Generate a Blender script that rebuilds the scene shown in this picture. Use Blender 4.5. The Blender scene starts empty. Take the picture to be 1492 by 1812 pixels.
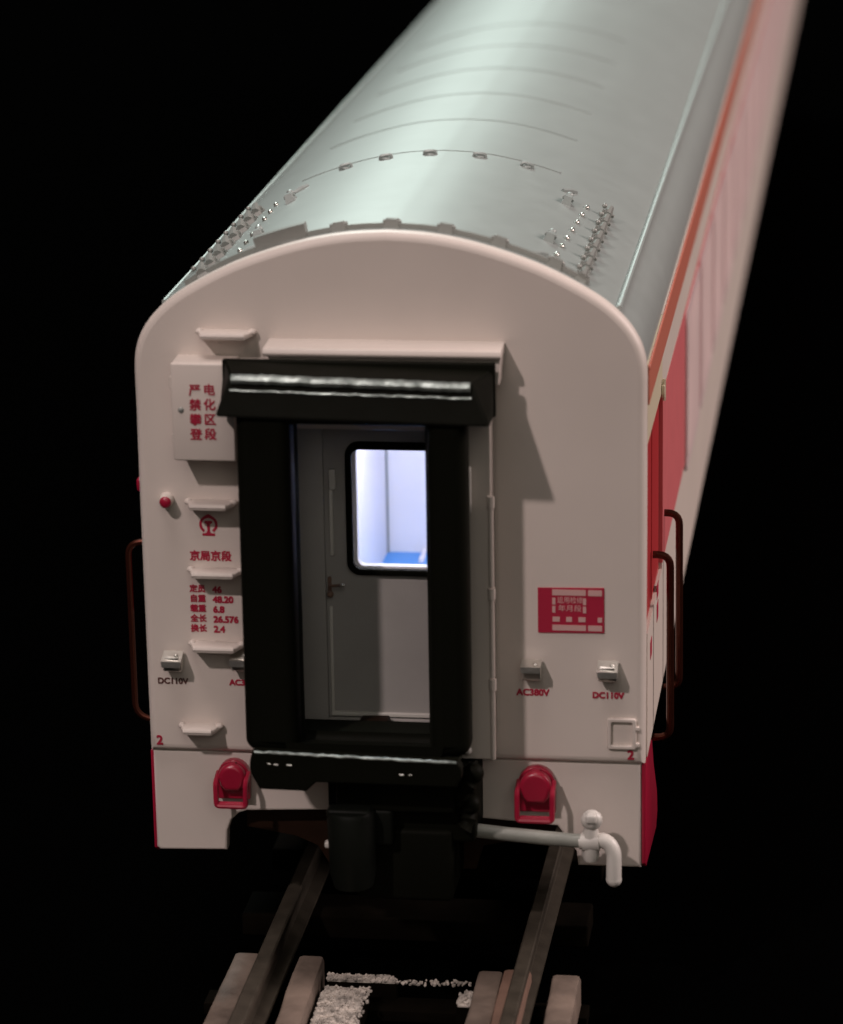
import bpy, bmesh, math, random
from mathutils import Vector, Matrix
random.seed(7)
C = bpy.context.scene.collection
S = 0.1                      # everything below is written in millimetres of the model; 1 unit = 1 cm

# ------------------------------------------------------------------ camera
sc = bpy.context.scene
cam = bpy.data.cameras.new('camera'); camo = bpy.data.objects.new('camera', cam); C.objects.link(camo)
rot = Matrix(((0.99124737, 0.13098342, -0.01649245),
              (-0.02069421, 0.27754581, 0.9604895),
              (0.13038561, -0.95174139, 0.27782715))).transposed()
camo.matrix_world = Matrix.Translation(Vector((33.9118, -231.4725, 85.7807)) * S) @ rot.to_4x4()
cam.sensor_fit = 'VERTICAL'; cam.sensor_height = 36.0; cam.sensor_width = 36.0
cam.lens = 36.0 * 6200 / 1812
cam.clip_start = 1.0; cam.clip_end = 2000
cam.dof.use_dof = True; cam.dof.focus_distance = 25.6; cam.dof.aperture_fstop = 0.5
cam.dof.aperture_blades = 0
sc.camera = camo

# ------------------------------------------------------------------ light (a dark room with a few lamps and an added front fill)
w = bpy.data.worlds.new('World'); sc.world = w; w.use_nodes = True
w.node_tree.nodes['Background'].inputs[0].default_value = (0, 0, 0, 1)
w.node_tree.nodes['Background'].inputs[1].default_value = 0.0
sc.view_settings.view_transform = 'Standard'; sc.view_settings.look = 'None'
sc.view_settings.exposure = 0.0; sc.view_settings.gamma = 1.0
sc.view_settings.use_curve_mapping = False

def area(name, direction, dist, size, power, col, aim=(0, 0, 15)):
    l = bpy.data.lights.new(name, 'AREA'); l.shape = 'DISK'; l.size = size * S
    l.energy = power; l.color = col
    o = bpy.data.objects.new(name, l); C.objects.link(o)
    d = Vector(direction).normalized(); a = Vector(aim)
    o.location = (a + d * dist) * S
    o.rotation_euler = d.to_track_quat('Z', 'Y').to_euler()
    o['kind'] = 'helper'
    return o
area('ceiling_lamp_key', (-.48, -1, 1.0), 700, 26, 19000, (1.0, .83, .80))
area('ceiling_lamp_high', (-.12, -.14, 1), 950, 420, 36000, (1.0, .88, .84))
area('fill_light_front', (.25, -1, .55), 1150, 700, 13500, (1.0, .93, .82))  # added fill, stands in for ambient ceiling bounce
area('room_light_right', (1, .25, .55), 900, 420, 66000, (1.0, .82, .78))
area('cool_lamp_back', (-.22, .87, .62), 1100, 260, 52000, (.86, 1.0, .94), (0, 60, 37))  # cool lamp behind the coach, gives the roof its sheen

# ------------------------------------------------------------------ materials
def pbsdf(name, col, rough=.5, metal=0., bump=0., bscale=30., mottle=0., mscale=4., spec=None, coat=0., rvar=0.):
    m = bpy.data.materials.new(name); m.use_nodes = True
    nt = m.node_tree; b = nt.nodes['Principled BSDF']
    b.inputs['Base Color'].default_value = (*col, 1); b.inputs['Roughness'].default_value = rough
    b.inputs['Metallic'].default_value = metal
    if spec is not None: b.inputs['Specular IOR Level'].default_value = spec
    if coat: b.inputs['Coat Weight'].default_value = coat; b.inputs['Coat Roughness'].default_value = .25
    tc = nt.nodes.new('ShaderNodeTexCoord')
    if bump:
        n = nt.nodes.new('ShaderNodeTexNoise'); n.inputs['Scale'].default_value = bscale; n.inputs['Detail'].default_value = 3
        bp = nt.nodes.new('ShaderNodeBump'); bp.inputs['Strength'].default_value = bump; bp.inputs['Distance'].default_value = .01
        nt.links.new(tc.outputs['Object'], n.inputs['Vector']); nt.links.new(n.outputs['Fac'], bp.inputs['Height'])
        nt.links.new(bp.outputs['Normal'], b.inputs['Normal'])
    if mottle:
        n = nt.nodes.new('ShaderNodeTexNoise'); n.inputs['Scale'].default_value = mscale; n.inputs['Detail'].default_value = 5
        nt.links.new(tc.outputs['Object'], n.inputs['Vector'])
        r = nt.nodes.new('ShaderNodeValToRGB')
        r.color_ramp.elements[0].position = .3; r.color_ramp.elements[1].position = .7
        r.color_ramp.elements[0].color = (*[max(0, c * (1 - mottle)) for c in col], 1)
        r.color_ramp.elements[1].color = (*[min(1, c * (1 + mottle)) for c in col], 1)
        nt.links.new(n.outputs['Fac'], r.inputs['Fac']); nt.links.new(r.outputs['Color'], b.inputs['Base Color'])
    if rvar:
        n = nt.nodes.new('ShaderNodeTexNoise'); n.inputs['Scale'].default_value = 6; n.inputs['Detail'].default_value = 6
        nt.links.new(tc.outputs['Object'], n.inputs['Vector'])
        mr = nt.nodes.new('ShaderNodeMapRange'); mr.inputs['To Min'].default_value = max(0, rough - rvar); mr.inputs['To Max'].default_value = rough + rvar
        nt.links.new(n.outputs['Fac'], mr.inputs['Value']); nt.links.new(mr.outputs['Result'], b.inputs['Roughness'])
    return m
WHITE = pbsdf('ivory_paint', (.66, .59, .54), .48, bump=.05, bscale=60, mottle=.03, mscale=1.2, rvar=.08)
SIDEW = pbsdf('side_ivory_paint', (.62, .55, .49), .5, mottle=.03, mscale=1.0)
CREAM = pbsdf('cream_paint', (.62, .55, .40), .45)
SILVER = pbsdf('silver_roof_paint', (.335, .372, .358), .48, metal=.35, bump=.03, bscale=90, mottle=.03, mscale=1.5, rvar=.05)
TRIM = pbsdf('silver_trim_paint', (.29, .30, .28), .4, metal=.3)
BRIGHT = pbsdf('bare_metal', (.66, .65, .60), .3, metal=.9, bump=.3, bscale=25)
EDGE = pbsdf('worn_metal_edge', (.36, .42, .40), .42, metal=.8, bump=.9, bscale=14, mottle=.55, mscale=9)
RED = pbsdf('red_band_glare', (.60, .14, .15), .5, mottle=.04)  # band red lifted towards pink, glare and haze put into the colour
DRED = pbsdf('red_door_shaded', (.44, .03, .035), .4)  # deeper red, shade of the door recess put into the colour
CRED = pbsdf('crimson_plastic', (.33, .010, .036), .3, mottle=.08, mscale=6, coat=.3)
ORANGE = pbsdf('orange_red_paint', (.52, .16, .11), .42)
PRINT = pbsdf('red_print', (.40, .012, .045), .55)
PRINTD = pbsdf('dark_print', (.10, .035, .03), .6)
PALE = pbsdf('pale_print', (.62, .38, .36), .55)
RUBBER = pbsdf('black_rubber', (.0045, .0048, .003), .55, bump=.1, bscale=40, rvar=.1, spec=.04)
RUBG = pbsdf('charcoal_rubber', (.009, .010, .007), .7, bump=.1, bscale=30, spec=.03)
BROWN = pbsdf('dark_brown_plastic', (.018, .008, .004), .6, mottle=.2, spec=.15)
COUP = pbsdf('coupler_plastic', (.005, .006, .0045), .5, bump=.1, spec=.1)
GREYDOOR = pbsdf('grey_door_paint', (.36, .345, .33), .45, bump=.04, bscale=50, mottle=.04)
BRONZE = pbsdf('bronze_handrail', (.11, .032, .020), .24, metal=.8, bump=.1, rvar=.1)
PIPEM = pbsdf('pale_pipe_plastic', (.60, .58, .54), .4, bump=.08)
PIPEG = pbsdf('grey_pipe_plastic', (.27, .28, .25), .4, bump=.2, mottle=.15)
GUIDE = pbsdf('grey_brown_plastic', (.16, .122, .098), .55, bump=1.0, bscale=9, mottle=.45, mscale=2.2, rvar=.1)
GUIDEB = pbsdf('rust_brown_plastic', (.19, .115, .085), .5, bump=.3, bscale=9, mottle=.2, mscale=4)
RAILM = pbsdf('rail_metal', (.065, .055, .042), .4, metal=.3, bump=.15, mottle=.25, mscale=6)
STONE = pbsdf('ballast_stone', (.40, .36, .32), .8, bump=.6, mottle=.6, mscale=12)
SLEEP = pbsdf('sleeper_plastic', (.004, .003, .002), .9, mottle=.3, spec=.02)
INWALL = pbsdf('interior_white', (.80, .78, .82), .5, mottle=.02)
INBLUE = pbsdf('interior_blue_floor', (.08, .30, .74), .5)
TABLE = pbsdf('black_cloth', (.0006, .0006, .0006), 1.0, spec=0.0)
PANE = pbsdf('side_window_pane', (.72, .56, .54), .5, mottle=.10, mscale=.9)  # opaque pale pink, reflection on the glass and curtain put into one colour
CURT = pbsdf('side_window_frame', (.66, .52, .52), .4)
gl = bpy.data.materials.new('clear_pane'); gl.use_nodes = True
nt = gl.node_tree; nt.nodes.clear()
out = nt.nodes.new('ShaderNodeOutputMaterial'); mx = nt.nodes.new('ShaderNodeMixShader')
tr = nt.nodes.new('ShaderNodeBsdfTransparent'); gg = nt.nodes.new('ShaderNodeBsdfGlossy'); gg.inputs['Roughness'].default_value = .05
mx.inputs[0].default_value = .05
nt.links.new(tr.outputs[0], mx.inputs[1]); nt.links.new(gg.outputs[0], mx.inputs[2]); nt.links.new(mx.outputs[0], out.inputs[0])
CLEAR = gl

# ------------------------------------------------------------------ mesh helpers (all in millimetres)
def finish(name, me, mat, parent, smooth=35, kind=None):
    me.materials.clear(); me.materials.append(mat)
    if smooth:
        for p in me.polygons: p.use_smooth = True
        me.set_sharp_from_angle(angle=math.radians(smooth))
    o = bpy.data.objects.new(name, me); C.objects.link(o)
    if parent: o.parent = parent
    if kind: o['kind'] = kind
    return o
class MB:
    def __init__(s): s.bm = bmesh.new()
    def hull(s, vs, fs):
        v = [s.bm.verts.new(Vector(p) * S) for p in vs]
        for f in fs: s.bm.faces.new([v[i] for i in f])
        return s
    def box(s, x0, x1, y0, y1, z0, z1, bev=0):
        b = bmesh.new()
        vs = [b.verts.new(Vector((x, y, z)) * S) for x in (x0, x1) for y in (y0, y1) for z in (z0, z1)]
        for f in ((0, 1, 3, 2), (4, 6, 7, 5), (0, 4, 5, 1), (2, 3, 7, 6), (0, 2, 6, 4), (1, 5, 7, 3)): b.faces.new([vs[i] for i in f])
        bmesh.ops.recalc_face_normals(b, faces=b.faces)
        if bev: bmesh.ops.bevel(b, geom=b.edges[:], offset=bev * S, segments=3, affect='EDGES', profile=.5)
        s.merge(b); return s
    def merge(s, b):
        me = bpy.data.meshes.new('tmp'); b.to_mesh(me); b.free(); s.bm.from_mesh(me); bpy.data.meshes.remove(me)
    def prism(s, poly, axis, a, b_, bev=0):
        b = bmesh.new()
        def P(p, t):
            return Vector({'y': (p[0], t, p[1]), 'x': (t, p[0], p[1]), 'z': (p[0], p[1], t)}[axis]) * S
        A = [b.verts.new(P(p, a)) for p in poly]; B = [b.verts.new(P(p, b_)) for p in poly]
        n = len(poly); b.faces.new(A); b.faces.new(B[::-1])
        for i in range(n): b.faces.new((A[i], B[i], B[(i + 1) % n], A[(i + 1) % n]))
        bmesh.ops.recalc_face_normals(b, faces=b.faces)
        if bev: bmesh.ops.bevel(b, geom=b.edges[:], offset=bev * S, segments=2, affect='EDGES', profile=.5)
        s.merge(b); return s
    def tube(s, pts, r, n=10, flat=1.0):
        pts = [Vector(p) for p in pts]; rs = r if isinstance(r, (list, tuple)) else [r] * len(pts)
        rings = []; up = None
        for i, p in enumerate(pts):
            t = (pts[min(i + 1, len(pts) - 1)] - pts[max(i - 1, 0)]).normalized()
            if up is None:
                up = Vector((0, 0, 1)) if abs(t.z) < .9 else Vector((0, 1, 0))
            u = (up - t * up.dot(t)).normalized(); v = t.cross(u); up = u
            rings.append([s.bm.verts.new((p + (u * math.cos(a) * flat + v * math.sin(a)) * rs[i]) * S) for a in [2 * math.pi * k / n for k in range(n)]])
        fs = []
        for A, B in zip(rings, rings[1:]):
            for k in range(n): fs.append(s.bm.faces.new((A[k], A[(k + 1) % n], B[(k + 1) % n], B[k])))
        fs.append(s.bm.faces.new(rings[0][::-1])); fs.append(s.bm.faces.new(rings[-1]))
        bmesh.ops.recalc_face_normals(s.bm, faces=fs)
        return s
    def ball(s, c, r, sc=(1, 1, 1), n=12):
        m = Matrix.Translation(Vector(c) * S) @ Matrix.Diagonal((*[k * r * S for k in sc], 1))
        bmesh.ops.create_uvsphere(s.bm, u_segments=n, v_segments=max(6, n // 2 + 2), radius=1, matrix=m); return s
    def obj(s, name, mat, parent=None, smooth=35, kind=None):
        me = bpy.data.meshes.new(name); s.bm.to_mesh(me); s.bm.free()
        return finish(name, me, mat, parent, smooth, kind)
def bend(pts, r=.6, n=5):
    """round the inner corners of a polyline"""
    pts = [Vector(p) for p in pts]; res = [pts[0]]
    for a, b, c in zip(pts, pts[1:], pts[2:]):
        p0 = b + (a - b).normalized() * r; p1 = b + (c - b).normalized() * r
        for k in range(n + 1):
            t = k / n; res.append((p0 * (1 - t) + b * t) * (1 - t) + (b * (1 - t) + p1 * t) * t)
    res.append(pts[-1]); return res
def to_mesh(o):
    bpy.context.view_layer.update()
    dg = bpy.context.evaluated_depsgraph_get()
    me = bpy.data.meshes.new_from_object(o.evaluated_get(dg))
    d = o.data; bpy.data.objects.remove(o); bpy.data.curves.remove(d)
    return me
def plate(name, polys, y0, y1, mat, parent, bev=0., smooth=40, bres=3):
    """flat plate in the xz plane, holes allowed, with rounded edges; y0 is the front"""
    cu = bpy.data.curves.new('c', 'CURVE'); cu.dimensions = '2D'; cu.fill_mode = 'BOTH'
    t = abs(y1 - y0) * S
    cu.bevel_depth = bev * S; cu.bevel_resolution = bres; cu.extrude = t / 2 - bev * S; cu.offset = -bev * S
    for poly in polys:
        sp = cu.splines.new('POLY'); sp.points.add(len(poly) - 1); sp.use_cyclic_u = True
        for q, p in zip(sp.points, poly): q.co = (p[0] * S, p[1] * S, 0, 1)
    o = bpy.data.objects.new('t', cu); C.objects.link(o); me = to_mesh(o)
    me.transform(Matrix.Translation((0, (y0 + y1) / 2 * S, 0)) @ Matrix.Rotation(math.pi / 2, 4, 'X'))
    return finish(name, me, mat, parent, smooth)
def text(name, body, x, z, size, mat, parent, y=-.03, align='LEFT', bold=.0, spacing=1., line=1., sx=1., rot=None):
    cu = bpy.data.curves.new('f', 'FONT'); cu.body = body; cu.size = size * S; cu.align_x = align; cu.align_y = 'TOP'
    cu.space_character = spacing; cu.space_line = line; cu.extrude = .012 * S; cu.resolution_u = 3
    o = bpy.data.objects.new('t', cu); C.objects.link(o); me = to_mesh(o)
    if bold > 0:                      # heavier strokes: the same letters printed four times, a hair apart
        b = bmesh.new()
        for k, (dx, dz) in enumerate(((-1, -1), (1, -1), (-1, 1), (1, 1))):
            c = me.copy(); c.transform(Matrix.Translation((dx * bold * S, dz * bold * S, k * .004 * S))); b.from_mesh(c); bpy.data.meshes.remove(c)
        b.to_mesh(me); b.free()
    me.transform(Matrix.Diagonal((sx, 1, 1, 1)))
    if rot: me.transform(rot)
    else: me.transform(Matrix.Translation((x * S, y * S, z * S)) @ Matrix.Rotation(math.pi / 2, 4, 'X'))
    return finish(name, me, mat, parent, 0)
def smooth_poly(p, n=4):
    res = []
    for i in range(len(p) - 1):
        a = Vector(p[max(i - 1, 0)]); b = Vector(p[i]); c = Vector(p[i + 1]); d = Vector(p[min(i + 2, len(p) - 1)])
        for k in range(n):
            t = k / n
            res.append(tuple(.5 * ((2 * b) + (c - a) * t + (2 * a - 5 * b + 4 * c - d) * t * t + (3 * b - a - 3 * c + d) * t ** 3)))
    res.append(tuple(p[-1])); return res
def rrect(x0, x1, z0, z1, r, n=5):
    res = []
    for cx, cz, a0 in ((x1 - r, z1 - r, 0), (x0 + r, z1 - r, 90), (x0 + r, z0 + r, 180), (x1 - r, z0 + r, 270)):
        for k in range(n + 1):
            a = math.radians(a0 + 90 * k / n); res.append((cx + r * math.cos(a), cz + r * math.sin(a)))
    return res

# ------------------------------------------------------------------ surface the track stands on
tb = MB(); tb.box(-900, 900, -500, 1200, -26, -20); tb.obj('tabletop', TABLE, kind='structure')

# ------------------------------------------------------------------ the coach
coach = bpy.data.objects.new('passenger_coach', None); C.objects.link(coach)
coach['label'] = 'ivory and red model passenger coach with silver roof, seen from its gangway end'
coach['category'] = 'model train'
LEN = 400
HALF = [(17.72, 0), (17.76, 9), (17.8, 18), (17.8, 25), (17.8, 28.4), (17.55, 29.9), (17.05, 31.0), (16.35, 31.95), (15.3, 32.95), (14, 33.85),
        (12, 34.95), (10, 35.85), (7.5, 36.72), (5, 37.38), (2.5, 37.78), (0, 37.92)]
right = smooth_poly(HALF, 4)
outline = right + [(-x, z) for x, z in right[-2::-1]]
def arc_z(x):
    x = abs(x); pr = [p for p in right if p[1] > 28]
    for a, b in zip(pr, pr[1:]):
        if b[0] <= x <= a[0]:
            return a[1] + (b[1] - a[1]) * (a[0] - x) / max(1e-6, a[0] - b[0])
    return pr[0][1]
def arc_n(x):
    e = .15; d = (arc_z(x + e) - arc_z(x - e)) / (2 * e); return Vector((-d, 0, 1)).normalized()

# end wall with its doorway
doorway = [(-7.0, 1.2), (7.0, 1.2), (7.0, 24.6), (-7.0, 24.6)]
endwall = plate('end_wall', [outline, doorway], 0, 1.7, WHITE, coach, .55)
plate('lower_end_panel', [[(-17.62, -.03), (-4.5, -.03), (-4.5, -4.28), (-10.9, -4.55), (-11.5, -4.75), (-12.05, -5.3), (-12.36, -6.1), (-12.43, -7.62), (-17.35, -7.75), (-17.62, -7.5)]], .45, 1.6, WHITE, coach, .18)
plate('lower_end_panel', [[(4.5, -.03), (17.45, -.03), (17.45, -7.9), (12.95, -7.9), (12.85, -6.85), (11.5, -4.95), (5.4, -4.5), (4.5, -4.45)]], .45, 1.6, WHITE, coach, .18)
# roof: an arched shell
rp = [p for p in right if p[1] > 28.3]
arcp = rp + [(-x, z) for x, z in rp[-2::-1]]
inset = [(x * .994, z - .12) for x, z in arcp]
inner = [(x * .95, z - .9) for x, z in arcp]
m = MB(); m.prism(inset + inner[::-1], 'y', 1.75, LEN); roof = m.obj('roof', SILVER, coach, 30)
# front flange of the roof with lifting lugs
def arc_strip(mb, x0, x1, y0, y1, h, n=40, base=-.3):
    pts = [x0 + (x1 - x0) * k / n for k in range(n + 1)]
    up = [(x + arc_n(x).x * h, arc_z(x) * 1 - .1 + arc_n(x).z * h) for x in pts]
    dn = [(x, arc_z(x) + base) for x in pts]
    mb.prism(up + dn[::-1], 'y', y0, y1)
m = MB(); arc_strip(m, -14.3, 13.6, 2.3, 2.75, .32); m.obj('roof_flange', TRIM, roof)
for x0, x1, h in ((-9.2, -5.7, .95),):
    m = MB(); arc_strip(m, x0, x1, 2.2, 3.1, h, 8); m.obj('cover_plate', TRIM, roof)
def on_roof(x, y, h=0): n = arc_n(x); return Vector((x, y, arc_z(x) - .12)) + n * h
def roof_frame(x, y, h=0):
    n = arc_n(x); t = Vector((n.z, 0, -n.x)); q = on_roof(x, y, h)
    return q, t, n
def lug(mb, x, y, w=.9, l=.8, h=.55):
    q, t, n = roof_frame(x, y); yv = Vector((0, 1, 0))
    vs = []
    for hh, k in ((-.1, 1.0), (h, .62)):
        for a, b in ((-1, -1), (1, -1), (1, 1), (-1, 1)): vs.append(q + t * a * w / 2 * k + yv * b * l / 2 * k + n * hh)
    mb.hull(vs, [(3, 2, 1, 0), (4, 5, 6, 7), (0, 1, 5, 4), (1, 2, 6, 5), (2, 3, 7, 6), (3, 0, 4, 7)])
    mb.tube([q + t * (-w * .55) + n * h * .6, q + t * (w * .55) + n * h * .6], .14, 6)
for x in (-7.0, -3.5, .15, 3.85, 7.5, 11.3):
    m = MB(); lug(m, x, 2.55, 1.15, .8, .62); m.ball(on_roof(x - .3, 3.1, .35), .22); m.ball(on_roof(x + .35, 3.1, .3), .2); m.obj('roof_lug', TRIM, roof)
# transverse ribs
for y in [31.8, 45.8, 58.6, 72.0] + [85.4, 98.8]:
    m = MB(); arc_strip(m, -11, 9, y, y + .6, .03, 60); m.obj('roof_rib', SILVER, roof, 25)
# row of clips ahead of the first rib
for x in (-7.3, -4.2, -.8, 3.0, 6.6):
    q, t, n = roof_frame(x, 30.2)
    m = MB(); m.tube(bend([q - t * .45 - n * .05, q - t * .42 + n * .28, q + t * .42 + n * .28, q + t * .45 - n * .05], .2, 3), .14, 6)
    m.ball(q, .34, (1.2, 1.2, .5), 10); m.obj('roof_clip', SILVER, roof)
# lifting points with studs, both sides
for sgn in (1, -1):
    for k in range(8):
        y = 2.9 + k * 3.05; x = sgn * 13.1
        q, t, n = roof_frame(x, y); m = MB(); lug(m, x, y, .9, 1.5, .5)
        m.tube([q + n * .3 + Vector((0, -.6, 0)), q + n * .7 + Vector((0, .5, 0))], [.32, .22], 7); m.ball(q + n * .7 - t * .5, .2)
        m.obj('stud_bracket', TRIM, roof)
    for k in range(8):
        y = 3.0 + k * 3.0; q = on_roof(sgn * (11.05 + .09 * k), y, .05)
        m = MB(); m.ball(q, .25, (.8, 1.5, .7), 10); m.obj('rivet', BRIGHT, roof)
    for y in (9.2, 22.6):
        x = sgn * 10.3; q, t, n = roof_frame(x, y); m = MB(); lug(m, x, y, .8, 1.1, .6)
        m.ball(q + n * .5 + Vector((0, .7, 0)), .3, (1, 1.3, .8), 8); m.obj('hook', SILVER, roof)
    for y in (4.0, 26.6):
        x = sgn * 10.2; q, t, n = roof_frame(x, y); m = MB(); m.tube([q - t * .5 - Vector((0, .5, 0)), q + n * .1, q + t * .4 + Vector((0, .7, 0))], .2, 6); m.obj('hook', SILVER, roof)
for sgn in (1, -1):                                         # rain gutters on the roof shoulders
    q0 = on_roof(sgn * 15.75, 1.8); n = arc_n(sgn * 15.75); t = Vector((n.z, 0, -n.x))
    pr = [(q0 + t * a + n * b) for a, b in ((-.17, -.2), (-.17, .16), (-.08, .26), (.08, .26), (.17, .16), (.17, -.2))]
    m = MB(); m.prism([(v.x, v.z) for v in pr], 'y', 1.75, LEN); m.obj('rain_gutter', SILVER if sgn < 0 else BRIGHT if False else SILVER, roof, 20)

# sides
def slab(name, x, dx, y0, y1, z0, z1, mat, parent, bev=0):
    m = MB(); m.box(min(x, x + dx), max(x, x + dx), y0, y1, z0, z1, bev); return m.obj(name, mat, parent)
DY = 17.2
for sgn in (1, -1):
    X = 17.78 * sgn
    sw = slab('side_wall', X, -.9 * sgn, DY, LEN, 0, 28.55, SIDEW, coach)
    slab('colour_band', X - .5 * sgn, .55 * sgn, DY - .12, LEN - .1, 9.7, 22.6, RED, sw)
    slab('eave_stripe', 17.78 * sgn, .10 * sgn, 1.75, LEN, 25.7, 28.1, ORANGE, sw)
    slab('eave_moulding', 17.75 * sgn, .2 * sgn, 1.75, LEN, 28.1, 28.5, ORANGE, sw, .12)
    # door section, set back a little
    hd = slab('door_head', X, -.9 * sgn, 1.7, DY, 22.9, 28.5, CREAM, coach)
    dl = slab('side_door', X - .25 * sgn, -.6 * sgn, 1.7, DY, 9.2, 22.88, DRED, coach)
    slab('door_sill_panel', X, -.9 * sgn, 1.7, DY, 0, 9.18, SIDEW, coach)
    slab('door_seam', X - .25 * sgn, .06 * sgn, 9.0, 9.25, 9.4, 22.7, DRED, dl)
    if sgn > 0:
        m = MB(); m.box(X, X + .3, 15.7, 16.3, 22.6, 23.6, .1); m.tube([(X + .2, 16, 22.4), (X + .2, 16, 24.0)], .15, 6); m.obj('hinge', CREAM, hd)
    # step skirt
    m = MB(); m.prism([(.5, -.1), (6.8, -.5), (8.6, -3.0), (12.2, -6.4), (12.8, -8.2), (11.5, -9.1), (1.0, -8.0), (.5, -7.6)], 'x', X, X - .3 * sgn, .06)
    m.obj('step_skirt', CRED, coach)
    for yy, zz, s2 in ((4.5, 7.6, 1.3), (11.3, 8.2, 1.3), (11.4, 9.6, 1.0)):
        slab('red_mark', X, .03 * sgn, yy, yy + 1.6, zz - s2, zz, PRINT, sw)
    y = 44.6
    for k in range(17):
        m = MB()
        m.prism([(y + (a if True else 0), b) for a, b in rrect(0, 19.2, 8.9, 22.3, 1.0, 3)], 'x', X + .02 * sgn, X + .22 * sgn, 0)
        wf = m.obj('window', CURT, sw)
        m = MB(); m.prism([(y + a, b) for a, b in rrect(1.2, 18.0, 9.8, 21.4, .7, 3)], 'x', X + .20 * sgn, X + .27 * sgn, 0)
        m.obj('pane', PANE, wf)
        y += 20.6
slab('marker_lamp', -17.8, -.55, 1.8, 2.8, 18.7, 19.7, CRED, coach, .2)

# handrails
def handrail(pts, r): m = MB(); m.tube(bend(pts, .9, 5), r, 10); m.obj('handrail', BRONZE, coach)
for y, z1, z0 in ((8.4, 12.95, -.9), (19.0, 13.0, -.7)):
    handrail([(17.7, y, z1), (18.95, y, z1), (18.98, y, z0), (17.7, y, z0)], .28)
handrail([(-17.7, 2.2, 15.0), (-19.2, 2.2, 14.8), (-19.15, 2.2, 1.95), (-17.7, 2.2, 1.5)], .23)

# ---- gangway portal on the end wall
pt = plate('door_portal', [[(-7.6, .9), (7.3, .9), (7.3, 27.9), (7.95, 27.9), (8.1, 30.0), (-7.9, 30.0), (-7.9, 27.9), (-7.6, 27.9)], [(-7.0, 1.3), (5.6, 1.3), (5.6, 24.6), (-7.0, 24.6)]], -2.2, .28, WHITE, coach, .12)
m = MB(); m.prism([(0.2, 30.45), (-2.6, 30.35), (-2.75, 30.0), (-2.55, 29.75), (.2, 29.7)], 'x', -8.2, 8.15, .07); m.obj('rain_ledge', WHITE, pt)
for z0, z1 in ((1.0, 6.4), (7.0, 13.0), (13.6, 19.6)):
    m = MB(); m.tube([(7.3, -2.3, z0), (7.3, -2.3, z1)], .18, 8); m.tube([(7.3, -2.3, z1 - .3), (7.3, -2.3, z1 + .5)], .27, 8); m.obj('edge_bead', WHITE, pt)
m = MB(); m.box(5.3, 5.75, -2.75, -2.2, 1.8, 7.3, .12); m.ball((5.5, -2.6, 1.7), .35); m.obj('guide_strip', PIPEM, pt)
m = MB(); m.box(5.55, 6.0, -2.75, -2.2, 18.9, 22.2, .12); m.obj('guide_strip', PIPEM, pt)

# ---- end door, set into the doorway
m = MB(); m.box(-7.6, -6.9, .3, 4.6, .6, 25.2); m.box(5.3, 5.58, -2.1, .3, 1.32, 24.58); m.box(5.3, 6.9, .3, 4.6, .6, 25.2); m.box(-6.9, 5.3, .3, 4.6, 24.55, 25.2); m.box(-6.9, 5.3, .3, 4.6, .5, 1.2)
lin = m.obj('doorway_lining', GREYDOOR, coach)
m = MB(); m.box(-6.9, -5.15, 2.8, 4.0, 1.2, 24.55, .05); m.box(5.15, 5.3, 2.8, 4.0, 1.2, 24.55, .05); m.box(-5.15, 5.15, 2.8, 4.0, 23.6, 24.55, .05); m.box(-5.15, 5.15, 2.8, 4.0, 1.2, 1.9, .05); m.obj('door_frame', GREYDOOR, lin)
wx0, wx1, wz0, wz1 = -3.25, 3.25, 12.95, 21.95
door = plate('end_door', [[(-5.15, 1.9), (5.15, 1.9), (5.15, 23.6), (-5.15, 23.6)], rrect(wx0, wx1, wz0, wz1, .7)], 3.15, 4.1, GREYDOOR, coach, .06)
plate('window_gasket', [rrect(wx0 - .32, wx1 + .32, wz0 - .32, wz1 + .42, .95), rrect(wx0 + .12, wx1 - .12, wz0 + .12, wz1 - .12, .6)], 2.75, 3.3, RUBBER, door, .12)
plate('window_reveal', [rrect(wx0 - .02, wx1 + .02, wz0 - .02, wz1 + .02, .7), rrect(wx0 + .34, wx1 - .2, wz0 + .16, wz1 - .12, .5)], 3.55, 4.3, INWALL, door, .04)
plate('window_pane', [rrect(wx0, wx1, wz0, wz1, .7)], 3.42, 3.5, CLEAR, door)
m = MB(); m.box(-5.0, -4.75, 2.9, 3.2, 10.9, 12.4, .08); m.tube(bend([(-4.85, 3.0, 11.9), (-4.85, 2.4, 11.9), (-3.9, 2.35, 12.0)], .3, 3), .1, 8); m.ball((-4.8, 2.7, 11.2), .25); m.obj('door_handle', GUIDEB, door)
m = MB(); m.ball((-3.85, 2.33, 12.0), .14, (1.5, 1, 1)); m.obj('handle_tip', BRIGHT, door)
m = MB(); m.box(-4.72, -4.25, 2.65, 3.2, 18.9, 20.4, .1); m.box(-4.78, -4.5, 2.85, 3.2, 14.0, 18.9, .08); m.obj('lock_plate', PIPEM, door)  # paler than the door, the light on the plate put into its colour
m = MB(); m.box(-4.95, -4.72, 2.95, 3.2, 2.1, 10.2, .08); m.box(-4.95, 4.9, 2.9, 3.2, 2.0, 2.32, .08); m.obj('door_moulding', PIPEM, door)
m = MB(); m.box(-.5, 2.1, 1.4, 2.6, 1.2, 1.55, .08); m.obj('threshold', PIPEM, lin)
m = MB(); m.prism([(-3.3, 1.2), (-2.6, 2.3), (-.7, 2.35), (-.3, 1.2)], 'y', 1.0, 2.4, .08); m.tube([(-.6, 1.6, 1.9), (1.6, 1.7, 1.9)], .14, 6); m.obj('floor_latch', BROWN, lin)

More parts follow.
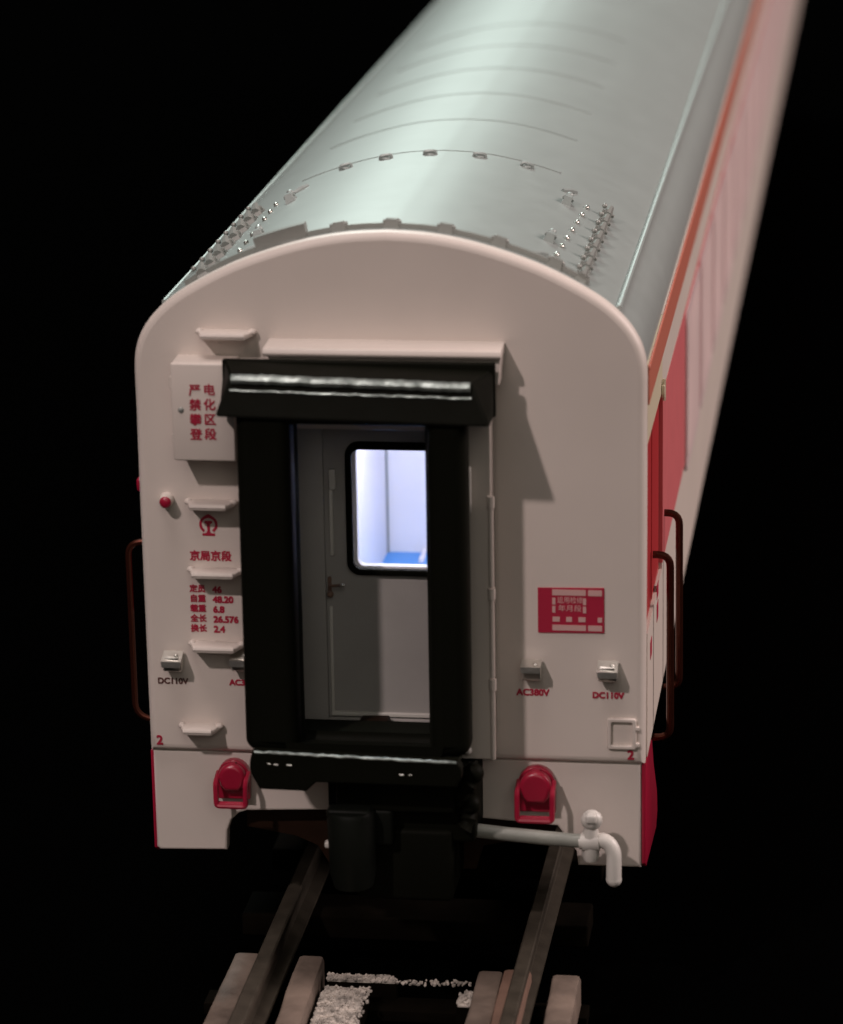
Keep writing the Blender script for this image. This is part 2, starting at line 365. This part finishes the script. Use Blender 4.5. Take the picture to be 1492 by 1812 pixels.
# ---- lit vestibule behind the door
m = MB(); m.box(-6.34, 8, 4.7, 41.49, 2.0, 2.65); vf = m.obj('vestibule_floor', INBLUE, coach)
m = MB(); m.box(-7.4, -6.35, 4.7, 42, 1.4, 25.5); m.box(-6.35, 8, 41.5, 42.3, 1.4, 25.5); m.box(8, 8.6, 4.7, 42, 1.4, 25.5)
m.box(-7.4, 8.6, 4.7, 42, 25.5, 26.2); m.box(-3.4, -3.0, 38.6, 41.5, 2.6, 2.95, .05)
vw = m.obj('vestibule_wall', INWALL, coach)
m = MB(); m.tube([(-6.3, 41.3, 1.5), (-6.3, 41.3, 12)], .14, 6); m.obj('corner_seam', TRIM, vw)
def inlamp(name, loc, size, e, col):
    l = bpy.data.lights.new(name, 'AREA'); l.size = size * S; l.energy = e; l.color = col
    o = bpy.data.objects.new(name, l); C.objects.link(o); o.location = Vector(loc) * S; o['kind'] = 'helper'
inlamp('vestibule_led', (1.0, 22, 25.2), 5, 52, (.96, .95, 1.0))
inlamp('doorway_led', (-1.0, 7.5, 25.2), 3, 6, (.92, .94, 1.0))

# ---- black rubber gangway, sprung a little to one side
bl = [(-9.75, 2.4), (-5.6, 2.4), (-5.6, 26.0), (3.2, 26.0), (3.2, 2.4), (6.45, 2.4), (6.45, 28.2), (-9.75, 28.2)]
gw = plate('gangway_bellows', [rrect(-9.5, 6.2, 2.6, 28.2, .9), rrect(-5.75, 3.5, 3.0, 26.0, .3)], -6.9, -4.3, RUBBER, coach, .85, bres=5)
for x, r in ((-8.6, .55), (4.9, .55)):
    m = MB(); m.tube([(x, -3.4, 2.7), (x, -3.4, 27)], .75, 12); m.obj('rubber_fold', RUBG, gw)
m = MB(); m.tube([(-6.6, -4.6, 3.0), (-6.6, -4.6, 26.0)], 1.0, 14); m.obj('rubber_fold', RUBG, gw)
m = MB(); m.tube([(4.15, -4.6, 3.0), (4.15, -4.6, 26.0)], 1.0, 14); m.obj('rubber_fold', RUBG, gw)
# hood
hv = [(-10.75, -3.2, 29.75), (7.75, -3.2, 29.3), (7.72, -3.2, 25.95), (-11.2, -3.2, 25.75),
      (-9.75, -6.4, 29.35), (6.6, -6.4, 29.0), (7.9, -7.4, 26.35), (-10.7, -7.4, 26.75)]
m = MB(); m.hull(hv, [(0, 1, 2, 3), (5, 4, 7, 6), (4, 5, 1, 0), (6, 7, 3, 2), (4, 0, 3, 7), (1, 5, 6, 2)])
bmesh.ops.recalc_face_normals(m.bm, faces=m.bm.faces); bmesh.ops.bevel(m.bm, geom=m.bm.edges[:], offset=.012, segments=2, affect='EDGES')
hood = m.obj('gangway_hood', RUBBER, coach)
m = MB(); m.box(-10.85, 7.85, -3.6, -3.05, 26.0, 29.75, .12); m.obj('hood_back_plate', RUBBER, hood)
def wobble(p0, p1, n, a): return [Vector(p0).lerp(Vector(p1), k / n) + Vector((0, random.uniform(-a, a), random.uniform(-a, a))) for k in range(n + 1)]
m = MB(); m.tube(wobble((-9.65, -6.6, 29.2), (6.5, -6.6, 28.82), 46, .035), .34, 8); m.obj('hood_edge_strip', EDGE, hood)
m = MB(); m.tube(wobble((-9.75, -6.75, 28.42), (6.6, -6.75, 28.1), 46, .03), .10, 8); m.obj('hood_edge_strip', EDGE, hood)
for (x, y, z) in ((7.2, -6.6, 27.0), (7.55, -7.0, 26.55), (7.65, -6.6, 26.4)):
    m = MB(); m.ball((x, y, z), .2, (1, .7, 1.3), 8); m.obj('hood_rivet', RAILM, hood)
# floor plate between the coaches
fp = plate('footplate', [smooth_poly([(-8.75, 3.1), (-8.95, 2.4), (-8.9, 1.5), (-8.3, .35)], 3) + [(-5.05, .3), (-4.35, .98), (5.3, .9), (5.75, 1.6), (5.75, 2.3), (5.5, 2.72)]], -8.0, -6.9, RUBBER, coach, .15)
m = MB(); m.box(-8.6, 5.5, -7.6, .4, 2.3, 2.62, .05); m.box(-5.7, 3.1, -2.2, .4, .9, 1.2); m.obj('floor_sheet', RUBG, fp)
m = MB(); m.tube(wobble((-8.6, -7.95, 3.08), (5.4, -7.95, 2.72), 44, .03), [.07 if k % 7 in (2,) else .12 for k in range(45)], 8); m.obj('worn_edge', EDGE, fp)
for (x, z, l) in ((-7.6, 2.25, .2), (-7.1, 2.2, .3), (-6.2, 2.2, .35), (1.6, 1.75, .3), (2.2, 1.75, .2)):
    m = MB(); m.tube([(x - l / 2, -8.02, z), (x + l / 2, -8.02, z - .02)], .06, 6); m.obj('chipped_spot', BRIGHT, fp)

# ---- fittings on the end wall
def rung(x0, x1, z, d=1.75):
    m = MB(); z -= .12
    m.prism([(x0 - .12, .2), (x1 + .12, .2), (x1 + .12, -.5), (x1 - .3, -d), (x0 + .3, -d), (x0 - .12, -.5)], 'z', z - .38, z, .13)
    for x in (x0 - .02, x1 + .02): m.ball((x, -.35, z - .1), .3, (1, 1.2, .8), 10)
    m.tube([(x0 + .3, -d + .15, z - .12), (x1 - .3, -d + .15, z - .12)], .2, 8); m.obj('ladder_rung', WHITE, endwall)
for x0, x1, z in ((-12.95, -9.3, 31.15), (-14.15, -11.0, 18.95), (-14.15, -10.65, 13.98), (-14.25, -10.75, 8.52), (-15.2, -12.55, 2.35)): rung(x0, x1, z)
bx = MB(); bx.box(-14.65, -10.3, -2.6, .1, 22.3, 29.2, .12); box = bx.obj('equipment_box', WHITE, coach)
m = MB(); m.ball((-14.0, -2.6, 25.9), .22, (1, .5, 1), 10); m.obj('lock', TRIM, box)
m = MB(); m.tube([(-14.68, -2.3, 27.4), (-14.68, -2.3, 28.2)], .16, 8); m.tube([(-14.6, -2.3, 23.3), (-14.6, -2.3, 24.1)], .16, 8); m.obj('hinge', WHITE, box)
text('warning_lettering', '严\n禁\n攀\n登', -13.42, 27.72, .86, PRINT, box, -2.63, bold=.018, line=1.22)
text('warning_lettering', '电\n化\n区\n段', -12.42, 27.75, .86, PRINT, box, -2.63, bold=.018, line=1.22)
m = MB(); m.tube([(-15.78, .1, 18.75), (-15.7, -1.0, 18.82)], [.55, .42], 12); st = m.obj('stud', WHITE, endwall)
m = MB(); m.ball((-15.68, -1.05, 18.82), .42, (1, .5, 1), 12); m.obj('stud_cap', CRED, st)
# railway emblem: open ring with a peak, a rail section standing in it
cx, cz, r1, r2 = -12.88, 16.98, .66, .47
ring = []
for k in range(29):
    a = math.radians(-58 + 296 * k / 28); pk = .10 * max(0, 1 - abs(math.degrees(a) - 90) / 28); ring.append((cx + (r1 + pk) * math.cos(a), cz + (r1 + pk) * math.sin(a)))
for k in range(28, -1, -1):
    a = math.radians(-58 + 296 * k / 28); ring.append((cx + r2 * math.cos(a), cz + r2 * math.sin(a)))
rail = [(-.30, .12), (-.26, .27), (.26, .27), (.30, .12), (.12, .02), (.09, -.45), (.16, -.62), (.45, -.66), (.45, -.82), (-.45, -.82), (-.45, -.66), (-.16, -.62), (-.09, -.45), (-.12, .02)]
m = MB(); m.prism(ring, 'y', -.035, -.01); m.prism([(cx + a, cz + b) for a, b in rail], 'y', -.04, -.012); m.obj('railway_emblem', PRINT, endwall, 0)
text('depot_lettering', '京局京段', -14.3, 15.02, .78, PRINT, endwall, bold=.025, spacing=1.0, sx=.96)
rows = [('定员', '46'), ('自重', '48.20'), ('载重', '6.8'), ('全长', '26.576'), ('换长', '2.4')]
for k, (a, b) in enumerate(rows):
    z = 12.52 - k * .735
    text('data_lettering', a, -14.4, z, .58, PRINT, endwall, bold=.02)
    text('data_lettering', b, -12.75, z, .66, PRINT, endwall, bold=.03)
text('number_lettering', '2', -17.2, 1.28, .95, PRINT, endwall, bold=.03)
text('number_lettering', '2', 16.5, 1.2, .95, PRINT, endwall, bold=.03)
# sockets
def socket(x, z, tilt):
    m = MB(); m.box(x - .68, x + .68, -1.0, .1, z - .62, z + .5, .15); b = m.obj('cable_socket', BRIGHT, coach)
    m = MB(); q = .25 * tilt
    m.hull([(x - .7, -.25, z + .72), (x + .7, -.25, z + .72), (x + .72, -1.45, z + .38 - q), (x - .72, -1.45, z + .38 - q),
            (x - .7, -.25, z + .5), (x + .7, -.25, z + .5), (x + .66, -1.5, z - .05 - q), (x - .66, -1.5, z - .05 - q)],
           [(0, 1, 2, 3), (7, 6, 5, 4), (3, 2, 6, 7), (0, 4, 5, 1), (1, 5, 6, 2), (0, 3, 7, 4)])
    m.tube([(x - .5, -1.1, z + .35), (x + .5, -1.15, z + .35 + .2 * tilt)], .13, 6); m.ball((x + .3, -1.0, z + .62), .18, (1, 1, .7), 8); m.obj('socket_lid', BRIGHT, b)
for x, z, t in ((-15.65, 6.95, .4), (-10.75, 7.1, .2), (9.85, 7.0, -.6), (15.2, 7.05, .5)): socket(x, z, t)
text('socket_lettering', 'DC110V', -16.95, 5.62, .62, PRINTD, endwall, bold=.02)
text('socket_lettering', 'DC110V', 14.05, 5.42, .62, PRINT, endwall, bold=.03)
text('socket_lettering', 'AC380V', 8.72, 5.52, .66, PRINT, endwall, bold=.025)
text('socket_lettering', 'AC380V', -11.75, 5.62, .6, PRINT, endwall, bold=.025)
# red data plate
rp_ = plate('data_plate', [[(10.27, 9.66), (14.9, 9.72), (14.9, 13.0), (10.27, 12.93)]], -.09, .0, PRINT, coach)
def cell(x0, x1, z0, z1):
    m = MB(); m.box(x0, x1, -.12, -.085, z0, z1); m.obj('plate_cell', PALE, rp_)
for x0, x1 in ((11.28, 13.62), (13.78, 14.75)):
    cell(x0, x1, 12.42, 12.84); cell(x0, x1, 9.86, 10.26)
for x in (11.28, 13.42):
    for z in (11.15, 11.75): cell(x, x + .22, z, z + .48)
for x, w2 in ((11.3, .5), (12.25, .4), (13.1, .5), (14.45, .3)): cell(x, x + w2, 10.5, 10.85)
text('plate_lettering', '运用检修', 11.62, 12.3, .5, PALE, rp_, -.10, bold=0, sx=.9)
text('plate_lettering', '年月段', 11.68, 11.7, .5, PALE, rp_, -.10, bold=0, sx=1.1)
# small hatch frame
plate('hatch_frame', [rrect(15.1, 17.15, 1.2, 3.5, .2), rrect(15.4, 16.85, 1.5, 3.2, .12)], -.28, .05, WHITE, endwall, .1)
m = MB(); m.box(17.1, 17.35, -.25, .05, 2.6, 2.9, .05); m.box(17.1, 17.35, -.25, .05, 1.4, 1.7, .05); m.obj('hinge', WHITE, endwall)

# tail lamp brackets
def lampb(x, z1, k=1.):
    def q(pts): return [(x + a * k, z1 + b * k) for a, b in pts]
    dome = [(1.28 * math.cos(math.radians(a)), -1.35 + 1.3 * math.sin(math.radians(a))) for a in range(0, 181, 15)]
    h = plate('lamp_bracket', [q(dome + [(-1.28, -3.3), (1.28, -3.3)])], -.3, .45, CRED, coach, .1)
    dm = [(1.1 * math.cos(math.radians(a)), -1.25 + 1.1 * math.sin(math.radians(a))) for a in range(0, 181, 15)]
    plate('lamp_body', [q(dm + [(-.95, -1.9), (-.6, -2.35), (.6, -2.35), (.95, -1.9)])], -1.2 * k, -.25, CRED, h, .3)
    P = lambda a, y, b: (x + a * k, y * k, z1 + b * k)
    m = MB(); m.tube(bend([P(-1.2, -.2, -1.1), P(-1.2, -1.6, -1.5), P(-1.18, -1.7, -3.4), P(1.18, -1.7, -3.4), P(1.2, -1.6, -1.5), P(1.2, -.2, -1.1)], .25, 3), .2, 8)
    m.tube([P(-1.15, -1.5, -3.35), P(1.15, -1.5, -3.35)], .26, 8); m.obj('lamp_guard', CRED, h)
    m = MB(); m.prism(q([(-.3, -.1), (.3, -.1), (.18, -.75), (-.18, -.75)]), 'y', -.7, -.25, .06); m.obj('lamp_catch', CRED, h)
lampb(-11.65, -.42, .9); lampb(10.1, -.22, 1.04)

# ---- underframe: headstock, draft gear, coupler, hose and pipe
m = MB(); m.prism([(-11.2, -4.5), (11.2, -4.6), (11.2, -6.0), (6, -7.2), (5.5, -9), (-5.2, -9), (-6.0, -7.6), (-7.6, -6.9), (-11.2, -6.3)], 'y', 1.8, 5.0, .1)
hs = m.obj('headstock', BROWN, coach)
m = MB(); m.box(-16.5, 16.5, 5, LEN - 2, -1.5, 0); m.obj('underframe', COUP, coach)
m = MB(); m.box(-4.2, 6.2, -4.2, 2, -4.6, .8, .3); m.box(-3.4, 5.0, -5.6, -3.5, -2.0, 1.9, .3); m.box(-2.2, 4.6, -4.6, 6, -9.0, -3.6, .4)
m.obj('draft_gear', RUBBER, coach)
m = MB(); m.tube([(-2.25, -6.2, -1.6), (-2.25, -6.2, -1.9), (-2.2, -6.2, -6.2), (-2.15, -6.2, -7.2)], [1.55, 1.7, 1.62, 1.4], 18)
m.box(-2.8, .6, -5.6, -2.5, -4.5, -1.8, .3); m.box(-3.9, -.8, -7.0, -5.6, -2.2, -1.4, .25)
cp = m.obj('coupler', COUP, coach)
m = MB(); m.box(-4.2, -3.6, -6.2, -5.6, -4.6, -4.1, .15); m.obj('coupler_pin', PIPEM, cp)
hp = []
for k in range(25):
    t = k / 24; hp.append((5.9 + .35 * math.sin(t * 9) - .5 * t, -5.0 + .3 * math.cos(t * 9), 1.5 - 4.6 * t))
m = MB(); m.tube(hp, [.52 + .1 * math.sin(k * 1.9) for k in range(25)], 10); m.ball((6.2, -5.0, .9), .75); m.ball((6.0, -5.0, -1.4), .7); m.obj('brake_hose', RUBBER, coach)
m = MB(); m.tube([(4.6, -2.6, -4.1), (5.8, -2.6, -4.25), (8.5, -2.6, -4.5), (11, -2.5, -4.72), (13.6, -2.4, -4.9)], .5, 14); pp = m.obj('brake_pipe', PIPEG, coach)
m = MB(); m.tube(bend([(13.3, -2.4, -4.95), (15.2, -2.4, -4.75), (15.75, -2.5, -5.5), (15.75, -2.6, -7.0), (15.75, -2.6, -7.6)], .5, 4), .55, 14); m.ball((15.75, -2.6, -7.6), .57); m.obj('pipe_elbow', PIPEM, pp)
m = MB(); m.tube([(14.1, -2.4, -6.3), (14.1, -2.4, -5.9), (14.1, -2.4, -4.4), (14.15, -2.4, -3.6)], [.5, .62, .62, .42], 12)
m.tube([(13.55, -2.4, -4.95), (14.7, -2.4, -4.85)], .72, 12); m.obj('valve_body', PIPEM, pp)
m = MB(); m.ball((14.2, -2.5, -3.25), .78, (1, .9, .95), 10); m.box(13.8, 14.6, -3.35, -2.3, -3.3, -2.6, .2); m.obj('valve_knob', PIPEM, pp)

# ---- bogies
def bogie(y):
    bg = MB(); bg.box(-11.6, -10.2, y - 16, y + 16, -8.5, -4.5, .3); bg.box(10.2, 11.6, y - 16, y + 16, -8.5, -4.5, .3); bg.box(-10.2, 10.2, y - 3, y + 3, -7.5, -3, .3)
    b = bg.obj('bogie_frame', COUP, coach)
    for dy in (-14.5, 14.5):
        m = MB(); m.tube([(-11, y + dy, -8), (11, y + dy, -8)], 1.0, 12)
        for s in (-1, 1):
            m.tube([(s * 8.3, y + dy, -8), (s * 8.9, y + dy, -8), (s * 9.0, y + dy, -8), (s * 10.6, y + dy, -8)], [5.9, 5.9, 5.2, 5.0], 28)
            m.box(s * 11.0 - 1.2, s * 11.0 + 1.2, y + dy - 1.8, y + dy + 1.8, -9.6, -6.2, .3)
        m.obj('wheelset', COUP, b)
bogie(38); bogie(LEN - 45)

# ------------------------------------------------------------------ the track
track = bpy.data.objects.new('model_track', None); C.objects.link(track); track.location = (0, 0, -1.99)
track['label'] = 'grey brown plastic track piece with metal rails under the coach'; track['category'] = 'model track'
off = Matrix.Translation((0, 0, 1.99))
def tpart(mb, name, mat, kind=None, parent=None, smooth=35):
    mb.bm.transform(off); return mb.obj(name, mat, parent or track, smooth, kind)
def railbar(path, hw):
    m = MB(); prof = [(-hw * 1.9, -15.6), (hw * 1.9, -15.6), (hw * 1.9, -15.3), (hw * .5, -15.0), (hw * .5, -13.9), (hw, -13.6), (hw, -13.1), (hw * .8, -13.0), (-hw * .8, -13.0), (-hw, -13.1), (-hw, -13.6), (-hw * .5, -13.9), (-hw * .5, -15.0), (-hw * 1.9, -15.3)]
    n = len(prof); rows = [[m.bm.verts.new(Vector((x + a, y, b)) * S) for a, b in prof] for x, y in path]
    for A, B in zip(rows, rows[1:]):
        for k in range(n): m.bm.faces.new((A[k], A[(k + 1) % n], B[(k + 1) % n], B[k]))
    m.bm.faces.new(rows[0]); m.bm.faces.new(rows[-1][::-1]); bmesh.ops.recalc_face_normals(m.bm, faces=m.bm.faces)
    tpart(m, 'rail', RAILM)
railbar([(-8.75, -40), (-8.75, -6), (-8.75, 3), (-8.75, LEN + 20)], .55)
railbar([(9.35, -40), (9.55, -6), (9.7, 20), (9.7, LEN + 20)], .5)
def guide(cx_, hw, y0, y1, mat, dx=0., z0=-17.5, z1=-14.9, bev=.35):
    m = MB(); N = 14; ps = []
    for k in range(N + 1):
        t = k / N; yy = y0 + (y1 - y0) * t; ps.append((cx_ - hw + dx * t + random.uniform(-.07, .07), yy))
    qs = []
    for k in range(N, -1, -1):
        t = k / N; yy = y0 + (y1 - y0) * t; qs.append((cx_ + hw + dx * t + random.uniform(-.07, .07), yy))
    m.prism(ps + qs, 'z', z0, z1, bev); tpart(m, 'guide_block', mat)
guide(-10.9, .95, -.8, -45, GUIDE, -.1)
guide(-9.45, .38, -1.6, -45, GUIDE, .1, z1=-14.6)
guide(-6.2, .98, -.9, -45, GUIDE, .9)
guide(7.0, .92, -2.4, -45, GUIDE, .2)
guide(9.05, .98, -3.6, -45, GUIDEB, -.1, z1=-14.2)
guide(12.4, .98, -2.6, -45, GUIDE, .7)
m = MB()
for y in (-3.6, -16, -28, -40): m.box(-13.5, 14, y - 1.2, y + 1.2, -18.2, -17.3, .1)
m.box(-4.9, -1.6, -30, -3.9, -17.6, -16.1); m.box(-4.9, .2, -2.9, -2.2, -17.6, -16.1, .1); m.box(4.9, 5.9, -6.2, -4.2, -17.6, -16.2)
tpart(m, 'tie_bar', SLEEP)
m = MB()
for k in range(30): m.box(-13, 13, 8 + k * 13, 12.5 + k * 13, -17.5, -15.7, .2)
tpart(m, 'sleeper', SLEEP, 'stuff')
m = MB()
def stone(x, y, z, r):
    b = bmesh.new(); bmesh.ops.create_icosphere(b, subdivisions=1, radius=r * S)
    for v in b.verts: v.co = v.co * random.uniform(.55, 1.25)
    b.transform(Matrix.Translation(Vector((x, y, z)) * S)); m.merge(b)
m.box(-4.75, -1.75, -30, -4.1, -16.3, -15.95, .05); m.box(-4.8, .1, -2.85, -2.2, -16.3, -15.9, .05); m.box(5.0, 5.85, -6.2, -4.2, -16.3, -16.05, .05)
for k in range(1500): stone(random.uniform(-4.75, -1.55 + random.uniform(-.5, .3)), random.uniform(-20, -4.2), -15.95 + random.uniform(-.05, .08), random.uniform(.08, .2))
for k in range(230): stone(random.uniform(-4.8, .2), random.uniform(-2.9, -2.1), -15.9 + random.uniform(-.06, .1), random.uniform(.08, .19))
for k in range(60): stone(random.uniform(.2, 5.6), random.uniform(-3.2, -2.5), -15.95 + random.uniform(-.06, .1), random.uniform(.08, .17))
for k in range(90): stone(random.uniform(5.0, 5.9), random.uniform(-6.2, -4.2), -16.0 + random.uniform(-.05, .1), random.uniform(.09, .2))
tpart(m, 'ballast', STONE, 'stuff', None, 0)
